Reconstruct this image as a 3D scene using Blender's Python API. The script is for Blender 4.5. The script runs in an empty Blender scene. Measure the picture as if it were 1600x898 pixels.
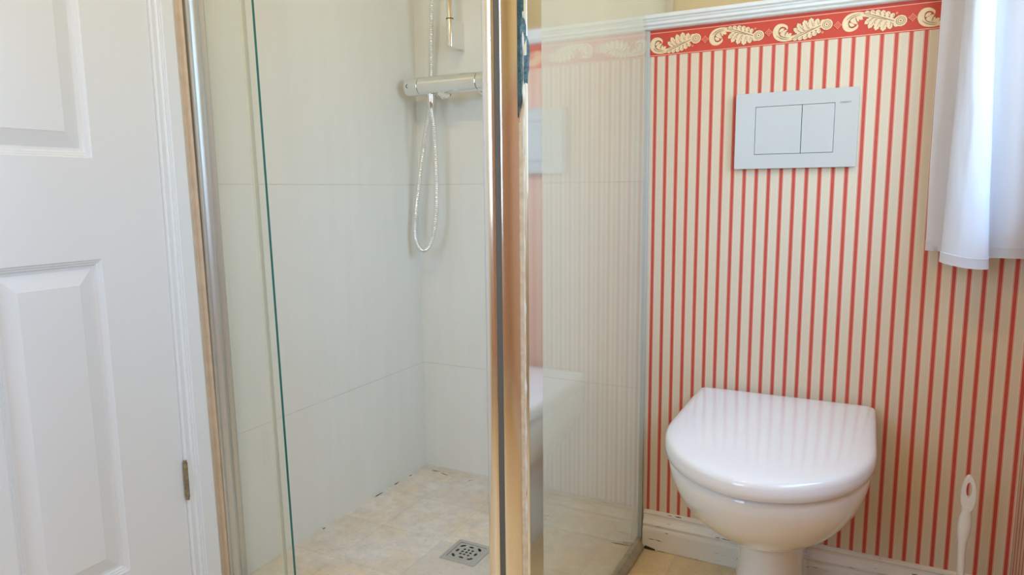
import bpy, bmesh, math, random
from mathutils import Vector, Matrix, noise
random.seed(4)
sc = bpy.context.scene
COL = sc.collection

# ------------------------------------------------------------------ camera, sky, exposure
cam_d = bpy.data.cameras.new('camera'); cam = bpy.data.objects.new('camera', cam_d); COL.objects.link(cam)
R_ = Vector((0.8892, 0.4574, -0.0102)); U_ = Vector((-0.0544, 0.1278, 0.9903)); F_ = Vector((-0.4542, 0.8800, -0.1386))
F_.normalize(); R_ = (R_ - F_ * R_.dot(F_)).normalized(); U_ = R_.cross(F_)
cam.matrix_world = Matrix(((R_.x, U_.x, -F_.x, 0.4896), (R_.y, U_.y, -F_.y, -1.6586), (R_.z, U_.z, -F_.z, 0.9148), (0, 0, 0, 1)))
cam_d.sensor_width = 36; cam_d.lens = 36 * 1084.808 / 1600; cam_d.clip_start = 0.02
sc.camera = cam

SKY = 10.6
LAMP = 160.0
FILL_LAMP = 6.0  # strength of the added fill strip on the rear wall
w = bpy.data.worlds.new('sky'); sc.world = w; w.use_nodes = True
nt = w.node_tree; bg = nt.nodes['Background']
grad = nt.nodes.new('ShaderNodeValToRGB'); tc = nt.nodes.new('ShaderNodeTexCoord'); sp = nt.nodes.new('ShaderNodeSeparateXYZ')
nt.links.new(tc.outputs['Generated'], sp.inputs[0]); nt.links.new(sp.outputs['Z'], grad.inputs[0])
grad.color_ramp.elements[0].position = 0.0; grad.color_ramp.elements[0].color = (0.38, 0.47, 0.50, 1)
grad.color_ramp.elements[1].position = 0.12; grad.color_ramp.elements[1].color = (0.41, 0.65, 1.0, 1)
nt.links.new(grad.outputs[0], bg.inputs[0]); bg.inputs[1].default_value = SKY

por = bpy.data.lights.new('window_daylight_portal', 'AREA'); por.shape = 'RECTANGLE'; por.size = 0.92; por.size_y = 1.0
por.cycles.is_portal = True
po = bpy.data.objects.new('window_daylight_portal', por); COL.objects.link(po)
po.location = (1.0, -0.605, 1.30); po.rotation_euler = (0, math.radians(90), 0)
por2 = por.copy(); por2.size = 0.72; por2.size_y = 1.1; por2.cycles.is_portal = True
po2 = bpy.data.objects.new('window_daylight_portal', por2); COL.objects.link(po2)  # portal for the added rear window
po2.location = (-0.41, -2.76, 1.35); po2.rotation_euler = (math.radians(90), 0, 0)

sc.view_settings.view_transform = 'Standard'; sc.view_settings.look = 'None'; sc.view_settings.gamma = 1
sc.view_settings.exposure = 0.13; sc.view_settings.use_curve_mapping = False
try:
    sc.cycles.transparent_max_bounces = 24; sc.cycles.max_bounces = 14; sc.cycles.glossy_bounces = 6
    sc.cycles.sample_clamp_indirect = 6.0
except Exception: pass

# ------------------------------------------------------------------ materials
def new_mat(name):
    m = bpy.data.materials.new(name); m.use_nodes = True
    return m, m.node_tree, m.node_tree.nodes['Principled BSDF']
def pbr(name, col, rough=0.5, metal=0.0, spec=0.5, coat=0.0, bump=None, var=None, trans=0.0):
    """plain procedural material; var=(scale, second colour, amount), bump=(scale, strength)"""
    m, t, b = new_mat(name)
    b.inputs['Base Color'].default_value = (*col, 1); b.inputs['Roughness'].default_value = rough
    b.inputs['Metallic'].default_value = metal; b.inputs['Specular IOR Level'].default_value = spec
    b.inputs['Coat Weight'].default_value = coat
    tcn = t.nodes.new('ShaderNodeTexCoord')
    if var:
        n = t.nodes.new('ShaderNodeTexNoise'); n.inputs['Scale'].default_value = var[0]; n.inputs['Detail'].default_value = 4
        t.links.new(tcn.outputs['Object'], n.inputs['Vector'])
        r = t.nodes.new('ShaderNodeMapRange'); r.inputs[1].default_value = 0.35; r.inputs[2].default_value = 0.7
        r.inputs[3].default_value = 0; r.inputs[4].default_value = var[2]; t.links.new(n.outputs[0], r.inputs[0])
        x = t.nodes.new('ShaderNodeMix'); x.data_type = 'RGBA'; x.inputs[6].default_value = (*col, 1); x.inputs[7].default_value = (*var[1], 1)
        t.links.new(r.outputs[0], x.inputs[0]); t.links.new(x.outputs[2], b.inputs['Base Color'])
    if bump:
        n = t.nodes.new('ShaderNodeTexNoise'); n.inputs['Scale'].default_value = bump[0]
        t.links.new(tcn.outputs['Object'], n.inputs['Vector'])
        bp = t.nodes.new('ShaderNodeBump'); bp.inputs['Strength'].default_value = bump[1]; bp.inputs['Distance'].default_value = 0.002
        t.links.new(n.outputs[0], bp.inputs['Height']); t.links.new(bp.outputs[0], b.inputs['Normal'])
    return m
def math_n(t, op, a, b=None, c=None):
    n = t.nodes.new('ShaderNodeMath'); n.operation = op
    for i, q in enumerate((a, b, c)):
        if q is None: continue
        if isinstance(q, (int, float)): n.inputs[i].default_value = q
        else: t.links.new(q, n.inputs[i])
    return n.outputs[0]
def mixc(t, f, a, b):
    x = t.nodes.new('ShaderNodeMix'); x.data_type = 'RGBA'
    for i, q in ((0, f), (6, a), (7, b)):
        if isinstance(q, tuple): x.inputs[i].default_value = (*q, 1)
        elif isinstance(q, (int, float)): x.inputs[i].default_value = q
        else: t.links.new(q, x.inputs[i])
    return x.outputs[2]
def noise_n(t, vec, scale, detail=3, rough=0.5):
    n = t.nodes.new('ShaderNodeTexNoise'); n.inputs['Scale'].default_value = scale; n.inputs['Detail'].default_value = detail
    n.inputs['Roughness'].default_value = rough; t.links.new(vec, n.inputs['Vector']); return n.outputs[0]

CREAM = (0.72, 0.60, 0.43); RED = (0.56, 0.050, 0.030)
def wallpaper(name, axis, x0, p=0.0261):
    m, t, b = new_mat(name); b.inputs['Roughness'].default_value = 0.55
    tcn = t.nodes.new('ShaderNodeTexCoord'); s = t.nodes.new('ShaderNodeSeparateXYZ'); t.links.new(tcn.outputs['Object'], s.inputs[0])
    u = math_n(t, 'DIVIDE', math_n(t, 'SUBTRACT', s.outputs[axis], x0 - p / 2), p)
    d = math_n(t, 'ABSOLUTE', math_n(t, 'SUBTRACT', math_n(t, 'FRACT', u), 0.5))
    r = t.nodes.new('ShaderNodeValToRGB'); r.color_ramp.interpolation = 'CONSTANT'; e = r.color_ramp.elements
    e[0].position = 0; e[0].color = (*RED, 1); e[1].position = 0.122; e[1].color = (0.78, 0.44, 0.30, 1)
    for pos, c in ((0.172, (0.66, 0.16, 0.10)), (0.200, (0.85, 0.74, 0.54)), (0.240, CREAM)):
        k = e.new(pos); k.color = (*c, 1)
    t.links.new(d, r.inputs[0])
    n = noise_n(t, tcn.outputs['Object'], 90, 2)
    c = mixc(t, math_n(t, 'MULTIPLY', n, 0.12), r.outputs[0], (0.55, 0.42, 0.28))
    t.links.new(c, b.inputs['Base Color']); return m

def tile_mat(name, base, dirt, z_lines):
    m, t, b = new_mat(name); b.inputs['Roughness'].default_value = 0.28
    tcn = t.nodes.new('ShaderNodeTexCoord'); s = t.nodes.new('ShaderNodeSeparateXYZ'); t.links.new(tcn.outputs['Object'], s.inputs[0])
    n1 = noise_n(t, tcn.outputs['Object'], 3.0, 4, 0.6)
    mp = t.nodes.new('ShaderNodeMapping'); mp.inputs['Scale'].default_value = (14, 14, 1.6); t.links.new(tcn.outputs['Object'], mp.inputs[0])
    n2 = noise_n(t, mp.outputs[0], 2.0, 3)
    f = math_n(t, 'MULTIPLY', math_n(t, 'MULTIPLY', n1, n2), 0.9)
    c = mixc(t, f, base, dirt)
    wv = noise_n(t, tcn.outputs['Object'], 9.0, 4)
    line = None
    for z in z_lines:
        q = math_n(t, 'LESS_THAN', math_n(t, 'ABSOLUTE', math_n(t, 'SUBTRACT', s.outputs[2], z)), 0.0011)
        line = q if line is None else math_n(t, 'MAXIMUM', line, q)
    line = math_n(t, 'MULTIPLY', line, math_n(t, 'MULTIPLY', wv, 0.62))
    c = mixc(t, line, c, (0.36, 0.33, 0.27))
    t.links.new(c, b.inputs['Base Color']); return m

def stone_mat(name, a, bcol, c3, p, x0, y0):
    m, t, b = new_mat(name); b.inputs['Roughness'].default_value = 0.45
    tcn = t.nodes.new('ShaderNodeTexCoord'); s = t.nodes.new('ShaderNodeSeparateXYZ'); t.links.new(tcn.outputs['Object'], s.inputs[0])
    u = math_n(t, 'DIVIDE', math_n(t, 'SUBTRACT', s.outputs[0], x0), p); v = math_n(t, 'DIVIDE', math_n(t, 'SUBTRACT', s.outputs[1], y0), p)
    cb = t.nodes.new('ShaderNodeCombineXYZ'); t.links.new(math_n(t, 'FLOOR', u), cb.inputs[0]); t.links.new(math_n(t, 'FLOOR', v), cb.inputs[1])
    wn = t.nodes.new('ShaderNodeTexWhiteNoise'); wn.noise_dimensions = '3D'; t.links.new(cb.outputs[0], wn.inputs[0])
    n1 = noise_n(t, tcn.outputs['Object'], 5.0, 5, 0.65); n2 = noise_n(t, tcn.outputs['Object'], 26.0, 5, 0.7); n3 = noise_n(t, tcn.outputs['Object'], 140, 2)
    def rng(x, lo, hi):
        r = t.nodes.new('ShaderNodeMapRange'); r.inputs[1].default_value = lo; r.inputs[2].default_value = hi; t.links.new(x, r.inputs[0]); return r.outputs[0]
    c = mixc(t, rng(n1, 0.38, 0.66), a, bcol)
    c = mixc(t, math_n(t, 'MULTIPLY', rng(n2, 0.42, 0.72), 0.85), c, c3)
    c = mixc(t, math_n(t, 'MULTIPLY', wn.outputs[0], 0.55), c, c3)
    c = mixc(t, math_n(t, 'MULTIPLY', rng(n3, 0.62, 0.75), 0.35), c, (0.30, 0.22, 0.13))
    g = None
    for q in (u, v):
        fr = math_n(t, 'FRACT', q); dd = math_n(t, 'MINIMUM', fr, math_n(t, 'SUBTRACT', 1.0, fr))
        l = math_n(t, 'LESS_THAN', dd, 0.0085); g = l if g is None else math_n(t, 'MAXIMUM', g, l)
    c = mixc(t, math_n(t, 'MULTIPLY', g, math_n(t, 'MULTIPLY', n1, 0.45)), c, (0.45, 0.38, 0.28))
    t.links.new(c, b.inputs['Base Color'])
    bp = t.nodes.new('ShaderNodeBump'); bp.inputs['Strength'].default_value = 0.25; bp.inputs['Distance'].default_value = 0.002
    t.links.new(n2, bp.inputs['Height']); t.links.new(bp.outputs[0], b.inputs['Normal']); return m

def glass_mat(name, tint, haze, haze_col, refl=1.0):
    m = bpy.data.materials.new(name); m.use_nodes = True; t = m.node_tree
    for n in list(t.nodes): t.nodes.remove(n)
    out = t.nodes.new('ShaderNodeOutputMaterial'); tr = t.nodes.new('ShaderNodeBsdfTransparent'); tr.inputs[0].default_value = (*tint, 1)
    gl = t.nodes.new('ShaderNodeBsdfGlossy'); gl.inputs['Roughness'].default_value = 0.012; gl.inputs[0].default_value = (refl, refl, refl, 1)
    df = t.nodes.new('ShaderNodeBsdfDiffuse'); df.inputs[0].default_value = (*haze_col, 1)
    fr = t.nodes.new('ShaderNodeFresnel'); fr.inputs[0].default_value = 1.48
    # a solid slab is met from inside as well; use the outward normal on both faces
    ge = t.nodes.new('ShaderNodeNewGeometry'); ior = math_n(t, 'ADD', math_n(t, 'MULTIPLY', ge.outputs['Backfacing'], 1 / 1.42 - 1.42), 1.42)
    t.links.new(ior, fr.inputs[0])
    m1 = t.nodes.new('ShaderNodeMixShader'); m2 = t.nodes.new('ShaderNodeMixShader')
    tcn = t.nodes.new('ShaderNodeTexCoord')
    n = noise_n(t, tcn.outputs['Object'], 6, 4); hz = math_n(t, 'MULTIPLY', math_n(t, 'ADD', n, 0.5), haze)
    t.links.new(hz, m1.inputs[0]); t.links.new(tr.outputs[0], m1.inputs[1]); t.links.new(df.outputs[0], m1.inputs[2])
    t.links.new(fr.outputs[0], m2.inputs[0]); t.links.new(m1.outputs[0], m2.inputs[1]); t.links.new(gl.outputs[0], m2.inputs[2])
    t.links.new(m2.outputs[0], out.inputs[0]); return m

M = dict(
    paint_white=pbr('white_gloss_paint', (0.80, 0.81, 0.80), 0.32, bump=(60, 0.04)),
    trim_white=pbr('trim_paint', (0.78, 0.78, 0.75), 0.35, var=(30, (0.62, 0.58, 0.50), 0.25)),
    yellow=pbr('yellow_wall_paint', (0.78, 0.62, 0.36), 0.7, bump=(180, 0.08), var=(2, (0.72, 0.55, 0.30), 0.5)),
    ceiling=pbr('ceiling_paint', (0.82, 0.78, 0.68), 0.8, bump=(120, 0.05)),
    paper_x=wallpaper('striped_wallpaper_back', 0, 0.0203),
    paper_y=wallpaper('striped_wallpaper_side', 1, 0.0),
    border=pbr('border_red', (0.62, 0.055, 0.028), 0.55, var=(60, (0.50, 0.06, 0.03), 0.4)),
    border_line=pbr('border_pale_line', (0.88, 0.52, 0.34), 0.55),
    leaf=pbr('border_cream', (0.86, 0.66, 0.40), 0.55, var=(120, (0.78, 0.55, 0.30), 0.6)),
    vein=pbr('border_vein', (0.22, 0.07, 0.025), 0.6),
    outline=pbr('border_outline', (0.42, 0.09, 0.04), 0.6),
    diamond=pbr('border_diamond', (0.78, 0.24, 0.13), 0.55),
    tile=tile_mat('shower_wall_tile', (0.86, 0.85, 0.79), (0.74, 0.70, 0.60), (0.3541, 0.9348, 1.5155)),
    stone=stone_mat('limestone_shower', (0.87, 0.81, 0.75), (0.82, 0.64, 0.40), (0.62, 0.55, 0.50), 0.193, -0.665, -0.02),
    floor=stone_mat('limestone_floor', (0.92, 0.72, 0.42), (0.78, 0.56, 0.28), (0.68, 0.50, 0.29), 0.40, 0.10, -0.25),  # same limestone as the shower; its shade is put into the yellower tint
    bead=pbr('beige_bead', (0.74, 0.60, 0.45), 0.5, var=(25, (0.60, 0.46, 0.33), 0.6)),
    ceramic=pbr('ceramic', (0.86, 0.84, 0.80), 0.10, coat=0.3),
    seat=pbr('seat_plastic', (0.84, 0.83, 0.84), 0.13, coat=0.4),
    plate=pbr('plate_plastic', (0.56, 0.54, 0.49), 0.30),
    gap=pbr('dark_gap', (0.03, 0.03, 0.03), 0.8),
    ink=pbr('grey_print', (0.16, 0.16, 0.16), 0.5),
    chrome=pbr('chrome', (0.86, 0.86, 0.85), 0.09, 1.0, bump=(40, 0.02)),
    chrome_soft=pbr('worn_chrome', (0.90, 0.88, 0.85), 0.16, 1.0, bump=(25, 0.06)),
    alu=pbr('grey_aluminium', (0.60, 0.63, 0.61), 0.34, 0.65),
    channel=pbr('grey_plastic_channel', (0.46, 0.45, 0.40), 0.4),
    satin=pbr('brushed_steel', (0.64, 0.63, 0.60), 0.38, 1.0, bump=(200, 0.1)),
    rubber=pbr('grey_rubber_seal', (0.13, 0.125, 0.115), 0.55),
    teal=pbr('blue_green_film', (0.012, 0.05, 0.06), 0.25, var=(120, (0.03, 0.16, 0.17), 0.8), bump=(260, 0.9)),
    flake=pbr('pale_blue_flake', (0.13, 0.27, 0.36), 0.35, var=(170, (0.02, 0.07, 0.10), 0.9), bump=(220, 1.0)),
    worn=pbr('bared_strip', (0.80, 0.68, 0.52), 0.4, var=(70, (0.50, 0.38, 0.26), 0.5), bump=(150, 0.4)),
    glass=glass_mat('shower_glass', (0.975, 0.978, 0.945), 0.055, (0.90, 0.86, 0.72)),
    pane=glass_mat('window_glass', (0.98, 0.99, 0.99), 0.0, (1, 1, 1)),
    edge=pbr('green_glass_edge', (0.02, 0.17, 0.15), 0.12, spec=0.7),
    seal=pbr('clear_seal', (0.80, 0.80, 0.70), 0.35),
    seal2=pbr('yellowed_seal', (0.60, 0.59, 0.49), 0.4),
    grime=pbr('grey_silicone', (0.50, 0.45, 0.36), 0.6, var=(40, (0.34, 0.29, 0.20), 0.8)),
    brush=pbr('white_plastic', (0.80, 0.78, 0.74), 0.35),
    brass=pbr('hinge_metal', (0.42, 0.36, 0.27), 0.38, 0.85, var=(120, (0.22, 0.17, 0.11), 0.8)),
    bristle=pbr('bristles', (0.75, 0.75, 0.72), 0.8),
    crack=pbr('open_joint', (0.07, 0.05, 0.035), 0.9),
)
def cloth_mat():
    m, t, b = new_mat('white_linen'); b.inputs['Base Color'].default_value = (0.86, 0.86, 0.88, 1); b.inputs['Roughness'].default_value = 0.9
    tcn = t.nodes.new('ShaderNodeTexCoord')
    h = None
    for sc_ in ((2.0, 2.0, 900), (700, 700, 2.0)):
        mp = t.nodes.new('ShaderNodeMapping'); mp.inputs['Scale'].default_value = sc_; t.links.new(tcn.outputs['Object'], mp.inputs[0])
        n = noise_n(t, mp.outputs[0], 1.0, 2); h = n if h is None else math_n(t, 'ADD', h, n)
    bp = t.nodes.new('ShaderNodeBump'); bp.inputs['Strength'].default_value = 0.5; bp.inputs['Distance'].default_value = 0.0006
    t.links.new(h, bp.inputs['Height']); t.links.new(bp.outputs[0], b.inputs['Normal'])
    t.links.new(mixc(t, math_n(t, 'MULTIPLY', h, 0.25), (0.93, 0.93, 0.95), (0.74, 0.72, 0.74)), b.inputs['Base Color'])
    tl = t.nodes.new('ShaderNodeBsdfTranslucent'); tl.inputs[0].default_value = (0.92, 0.93, 0.97, 1)
    mx = t.nodes.new('ShaderNodeMixShader'); mx.inputs[0].default_value = 0.45
    out = [n for n in t.nodes if n.type == 'OUTPUT_MATERIAL'][0]
    t.links.new(b.outputs[0], mx.inputs[1]); t.links.new(tl.outputs[0], mx.inputs[2]); t.links.new(mx.outputs[0], out.inputs[0])
    return m
M['cloth'] = cloth_mat()
def baseboard_mat():
    m, t, b = new_mat('worn_baseboard_paint'); b.inputs['Roughness'].default_value = 0.4
    tcn = t.nodes.new('ShaderNodeTexCoord')
    mp = t.nodes.new('ShaderNodeMapping'); mp.inputs['Scale'].default_value = (22, 22, 190); t.links.new(tcn.outputs['Object'], mp.inputs[0])
    n = noise_n(t, mp.outputs[0], 1.0, 3, 0.6)
    mk = t.nodes.new('ShaderNodeMapRange'); mk.inputs[1].default_value = 0.655; mk.inputs[2].default_value = 0.675; t.links.new(n, mk.inputs[0])
    v = noise_n(t, tcn.outputs['Object'], 14, 4)
    c = mixc(t, math_n(t, 'MULTIPLY', v, 0.35), (0.86, 0.80, 0.70), (0.66, 0.55, 0.42))
    c = mixc(t, mk.outputs[0], c, (0.14, 0.10, 0.07)); t.links.new(c, b.inputs['Base Color']); return m
M['base'] = baseboard_mat()
def lamp_mat(st):
    m, t, b = new_mat('lamp_diffuser'); b.inputs['Base Color'].default_value = (0.9, 0.88, 0.8, 1)
    b.inputs['Emission Color'].default_value = (1.0, 0.73, 0.40, 1); b.inputs['Emission Strength'].default_value = st; return m
M['lamp'] = lamp_mat(LAMP); M['lamp_fill'] = lamp_mat(FILL_LAMP)

# ------------------------------------------------------------------ mesh helpers
class MB:
    def __init__(s): s.v = []; s.f = []; s.m = []
    def add(s, verts, faces, mi=0):
        o = len(s.v); s.v += [tuple(p) for p in verts]; s.f += [tuple(i + o for i in f) for f in faces]; s.m += [mi] * len(faces); return s
    def box(s, x0, x1, y0, y1, z0, z1, mi=0):
        v = [(x, y, z) for z in (z0, z1) for y in (y0, y1) for x in (x0, x1)]
        return s.add(v, [(0, 2, 3, 1), (4, 5, 7, 6), (0, 1, 5, 4), (2, 6, 7, 3), (0, 4, 6, 2), (1, 3, 7, 5)], mi)
    def rings(s, rings, mi=0, cap0=True, cap1=True, closed=True):
        n = len(rings[0]); v = [p for r in rings for p in r]; f = []
        for a in range(len(rings) - 1):
            for i in range(n if closed else n - 1):
                j = (i + 1) % n; f.append((a * n + i, a * n + j, (a + 1) * n + j, (a + 1) * n + i))
        if cap0: f.append(tuple(reversed(range(n))))
        if cap1: f.append(tuple((len(rings) - 1) * n + i for i in range(n)))
        return s.add(v, f, mi)
    def prism(s, prof, origin, du, dv, dw, length, mi=0):
        """closed profile of (u, v) extruded along dw"""
        o = Vector(origin); du, dv, dw = Vector(du), Vector(dv), Vector(dw)
        a = [o + du * p[0] + dv * p[1] for p in prof]; b = [p + dw * length for p in a]
        return s.rings([a, b], mi)
    def cyl(s, p0, p1, r0, r1=None, n=32, mi=0):
        return s.tube([p0, p1], [r0, r0 if r1 is None else r1], n, mi)
    def tube(s, pts, rad, n=16, mi=0, flat=None):
        pts = [Vector(p) for p in pts]
        if isinstance(rad, (int, float)): rad = [rad] * len(pts)
        T = [(pts[min(i + 1, len(pts) - 1)] - pts[max(i - 1, 0)]).normalized() for i in range(len(pts))]
        N = T[0].orthogonal().normalized(); rg = []
        for i, p in enumerate(pts):
            N = (N - T[i] * N.dot(T[i])).normalized(); B = T[i].cross(N)
            rg.append([p + (N * math.cos(2 * math.pi * k / n) + B * math.sin(2 * math.pi * k / n)) * rad[i] for k in range(n)])
        return s.rings(rg, mi)
    def build(s, name, mats, parent=None, smooth=True, bevel=None, angle=35, origin=None):
        me = bpy.data.meshes.new(name)
        off = Vector(origin) if origin else (parent_world(parent) if parent else Vector((0, 0, 0)))
        me.from_pydata([tuple(Vector(v) - off) for v in s.v], [], s.f)
        mats = mats if isinstance(mats, (list, tuple)) else [mats]
        for m in mats: me.materials.append(m)
        me.polygons.foreach_set('material_index', s.m); me.update()
        bm = bmesh.new(); bm.from_mesh(me); bmesh.ops.remove_doubles(bm, verts=bm.verts, dist=1e-6) if len(s.v) < 60000 else None
        bmesh.ops.recalc_face_normals(bm, faces=bm.faces); bm.to_mesh(me); bm.free()
        if smooth:
            me.shade_smooth(); me.set_sharp_from_angle(angle=math.radians(angle))
        o = bpy.data.objects.new(name, me); COL.objects.link(o)
        if parent: o.parent = parent; o.location = (0, 0, 0)
        elif origin: o.location = origin
        if bevel:
            b = o.modifiers.new('bevel', 'BEVEL'); b.width = bevel[0]; b.segments = bevel[1]; b.limit_method = 'ANGLE'; b.angle_limit = math.radians(30)
            b.harden_normals = False
        return o
_W = {}
def parent_world(p):
    v = Vector((0, 0, 0))
    while p is not None: v += p.location; p = p.parent
    return v
def tag(o, label=None, cat=None, group=None, kind=None):
    if label: o['label'] = label
    if cat: o['category'] = cat
    if group: o['group'] = group
    if kind: o['kind'] = kind
    return o
def thing(name, loc, label, cat, group=None):
    o = bpy.data.objects.new(name, None); COL.objects.link(o); o.location = loc; o.empty_display_size = 0.05
    return tag(o, label, cat, group)
def struct(o, label=None, cat=None):
    o['kind'] = 'structure'
    if label: o['label'] = label
    if cat: o['category'] = cat
    return o
def poly_holes(outer, holes, thick, place):
    """flat plate with holes: 2D loops -> MB-like verts/faces through bmesh triangle fill; place maps (u, v, w) to a point"""
    bm = bmesh.new(); edges = []
    for lp in [outer] + holes:
        vs = [bm.verts.new((p[0], p[1], 0)) for p in lp]
        for i in range(len(vs)): edges.append(bm.edges.new((vs[i], vs[(i + 1) % len(vs)])))
    bmesh.ops.triangle_fill(bm, use_beauty=True, use_dissolve=False, edges=edges)
    bm.verts.ensure_lookup_table(); bm.verts.index_update()
    V = [(v.co.x, v.co.y) for v in bm.verts]; Fc = [tuple(v.index for v in f.verts) for f in bm.faces]
    n = len(V); verts = [place(u, v, 0) for u, v in V] + [place(u, v, -thick) for u, v in V]
    faces = list(Fc) + [tuple(i + n for i in reversed(f)) for f in Fc]; k = 0
    for lp in [outer] + holes:
        m_ = len(lp)
        for i in range(m_): a = k + i; b = k + (i + 1) % m_; faces.append((a, b, b + n, a + n))
        k += m_
    bm.free(); return verts, faces
def rrect(u0, u1, v0, v1, r, n=6):
    out = []
    for cx, cy, a0 in ((u1 - r, v1 - r, 0), (u0 + r, v1 - r, 90), (u0 + r, v0 + r, 180), (u1 - r, v0 + r, 270)):
        for i in range(n + 1):
            a = math.radians(a0 + 90 * i / n); out.append((cx + r * math.cos(a), cy + r * math.sin(a)))
    return out
def catmull(P, n=8):
    P = [Vector(p) for p in P]; out = []
    for i in range(len(P) - 1):
        a, b, c, d = P[max(i - 1, 0)], P[i], P[i + 1], P[min(i + 2, len(P) - 1)]
        for k in range(n):
            t = k / n; out.append(0.5 * ((2 * b) + (c - a) * t + (2 * a - 5 * b + 4 * c - d) * t * t + (3 * b - a - 3 * c + d) * t ** 3))
    out.append(P[-1]); return out

# ------------------------------------------------------------------ room shell
XL, XR, YB, YR, H = -0.804, 0.785, 0.2035, -2.55, 2.35
RAIL = 1.312
struct(MB().box(0.012, XR, YR, 0.0, -0.08, 0.0).box(XL - .06, 0.012, YR, -0.60, -0.08, 0.0).build('floor', M['floor'], smooth=False), 'worn limestone bathroom floor with shade tinted into its yellow colour', 'floor')
# shower floor with a square opening for the drain
dx, dy, dh = -0.381, -0.240, 0.046
v, f = poly_holes([(XL, -0.60), (0.012, -0.60), (0.012, YB), (XL, YB)], [[(dx - dh, dy - dh), (dx + dh, dy - dh), (dx + dh, dy + dh), (dx - dh, dy + dh)]], 0.05, lambda u, v_, w_: (u, v_, w_))
sf = MB().add(v, f, 0).box(dx - dh, dx + dh, dy - dh, dy + dh, -0.075, -0.05, 1)
def sliver(mb, pts, z, mi):
    mb.add([(x, y, z) for x, y in pts], [tuple(range(len(pts)))], mi)
for (x, y, l, wd, a) in ((-0.798, -0.06, 0.045, 0.006, 88), (-0.799, 0.03, 0.028, 0.005, 92), (-0.795, 0.10, 0.016, 0.005, 80), (-0.74, 0.165, 0.035, 0.006, 4), (-0.70, 0.155, 0.04, 0.004, -16),
                         (-0.60, 0.15, 0.02, 0.003, 60), (-0.20, 0.16, 0.03, 0.003, 5), (-0.80, -0.30, 0.012, 0.006, 80), (-0.04, -0.025, 0.06, 0.006, 3)):
    c, s_ = math.cos(math.radians(a)), math.sin(math.radians(a))
    pts = [(-l / 2, 0), (-l * .2, wd * .5), (l * .2, wd * .35), (l / 2, 0.001), (l * .1, -wd * .3), (-l * .3, -wd * .45)]
    sliver(sf, [(x + px * c - py * s_, y + px * s_ + py * c) for px, py in pts], 0.0006, 1)
struct(sf.build('floor.001', [M['stone'], M['crack']], smooth=False), 'shower floor of small pale limestone tiles around the steel drain', 'floor')

struct(MB().box(XL - .15, XR + .2, YR - .1, YB + .1, H, H + .08).build('ceiling', M['ceiling'], smooth=False))
struct(MB().box(XL - .15, XL, -0.60, YB, -.08, H).build('wall_shower_left', M['tile'], smooth=False), 'pale large-format tiled shower wall on the left', 'wall')
struct(MB().box(XL - .15, 0.0, YB, YB + .1, -.08, H).build('wall_shower_back', M['tile'], smooth=False), 'pale tiled shower wall carrying the mixer', 'wall')
struct(MB().box(0.0, XR + .2, YB, YB + .1, -.08, H).build('wall_back', M['yellow'], smooth=False), 'yellow painted wall above the dado rail', 'wall')
wb = struct(MB().box(0.002, XR, 0.0, YB, -.08, RAIL - 0.012).build('wall_toilet', M['paper_x'], smooth=False), 'red and cream striped wallpapered wall behind the toilet', 'wall')
# left wall, with the door recess
wl = MB().box(XL - .15, XL - .05, YR, -0.60, -.08, H).box(XL - .05, XL - .010, YR, -1.535, 0, H).box(XL - .05, XL - .010, -1.535, -0.60, 2.02, H).box(XL - .05, XL - .010, -0.66, -0.60, 0, 2.02)
struct(wl.build('wall_left', M['yellow'], smooth=False), 'yellow painted wall around the white door', 'wall')
RX0, RX1, RZ0, RZ1 = -0.76, -0.06, 0.80, 1.90
rw = MB()
for x0, x1, z0, z1 in ((XL - .15, RX0, -.08, H), (RX1, XR + .2, -.08, H), (RX0, RX1, -.08, RZ0), (RX0, RX1, RZ1, H)):
    if z0 < RAIL < z1: rw.box(x0, x1, YR - .2, YR, z0, RAIL, 0).box(x0, x1, YR - .2, YR, RAIL, z1, 1)
    else: rw.box(x0, x1, YR - .2, YR, z0, z1, 0 if z1 <= RAIL else 1)
struct(rw.build('wall_rear', [wallpaper('striped_wallpaper_rear', 0, 0.01), M['yellow']], smooth=False))
wf2 = MB(); Y0_, Y1_ = YR - .16, YR - .10
for x0, x1, z0, z1 in ((RX0, RX1, RZ0, RZ0 + .05), (RX0, RX1, RZ1 - .05, RZ1), (RX0, RX0 + .05, RZ0 + .05, RZ1 - .05), (RX1 - .05, RX1, RZ0 + .05, RZ1 - .05), (-.43, -.39, RZ0 + .05, RZ1 - .05)):
    wf2.box(x0, x1, Y0_, Y1_, z0, z1)
wn2 = struct(wf2.build('window_fill', M['paint_white'], smooth=False, bevel=(.004, 2)), 'white window added in the rear wall for frontal daylight', 'window')  # unseen opening added to bring daylight from behind the camera
MB().box(RX0 + .05, RX1 - .05, YR - .132, YR - .128, RZ0 + .05, RZ1 - .05).build('window_pane', M['pane'], wn2, smooth=False)
# right wall with the window opening
WY0, WY1, WZ0, WZ1 = -1.08, -0.13, 0.86, 1.74
wr = MB()
for y0, y1, z0, z1 in ((YR, WY0, -.08, H), (WY1, YB, -.08, H), (WY0, WY1, -.08, WZ0), (WY0, WY1, WZ1, H)):
    if z0 < RAIL < z1: wr.box(XR, XR + .2, y0, y1, z0, RAIL, 0).box(XR, XR + .2, y0, y1, RAIL, z1, 1)
    else: wr.box(XR, XR + .2, y0, y1, z0, z1, 0 if z1 <= RAIL else 1)
struct(wr.build('wall_right', [M['paper_y'], M['yellow']], smooth=False), 'striped wallpapered wall at the right with the window', 'wall')
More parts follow.
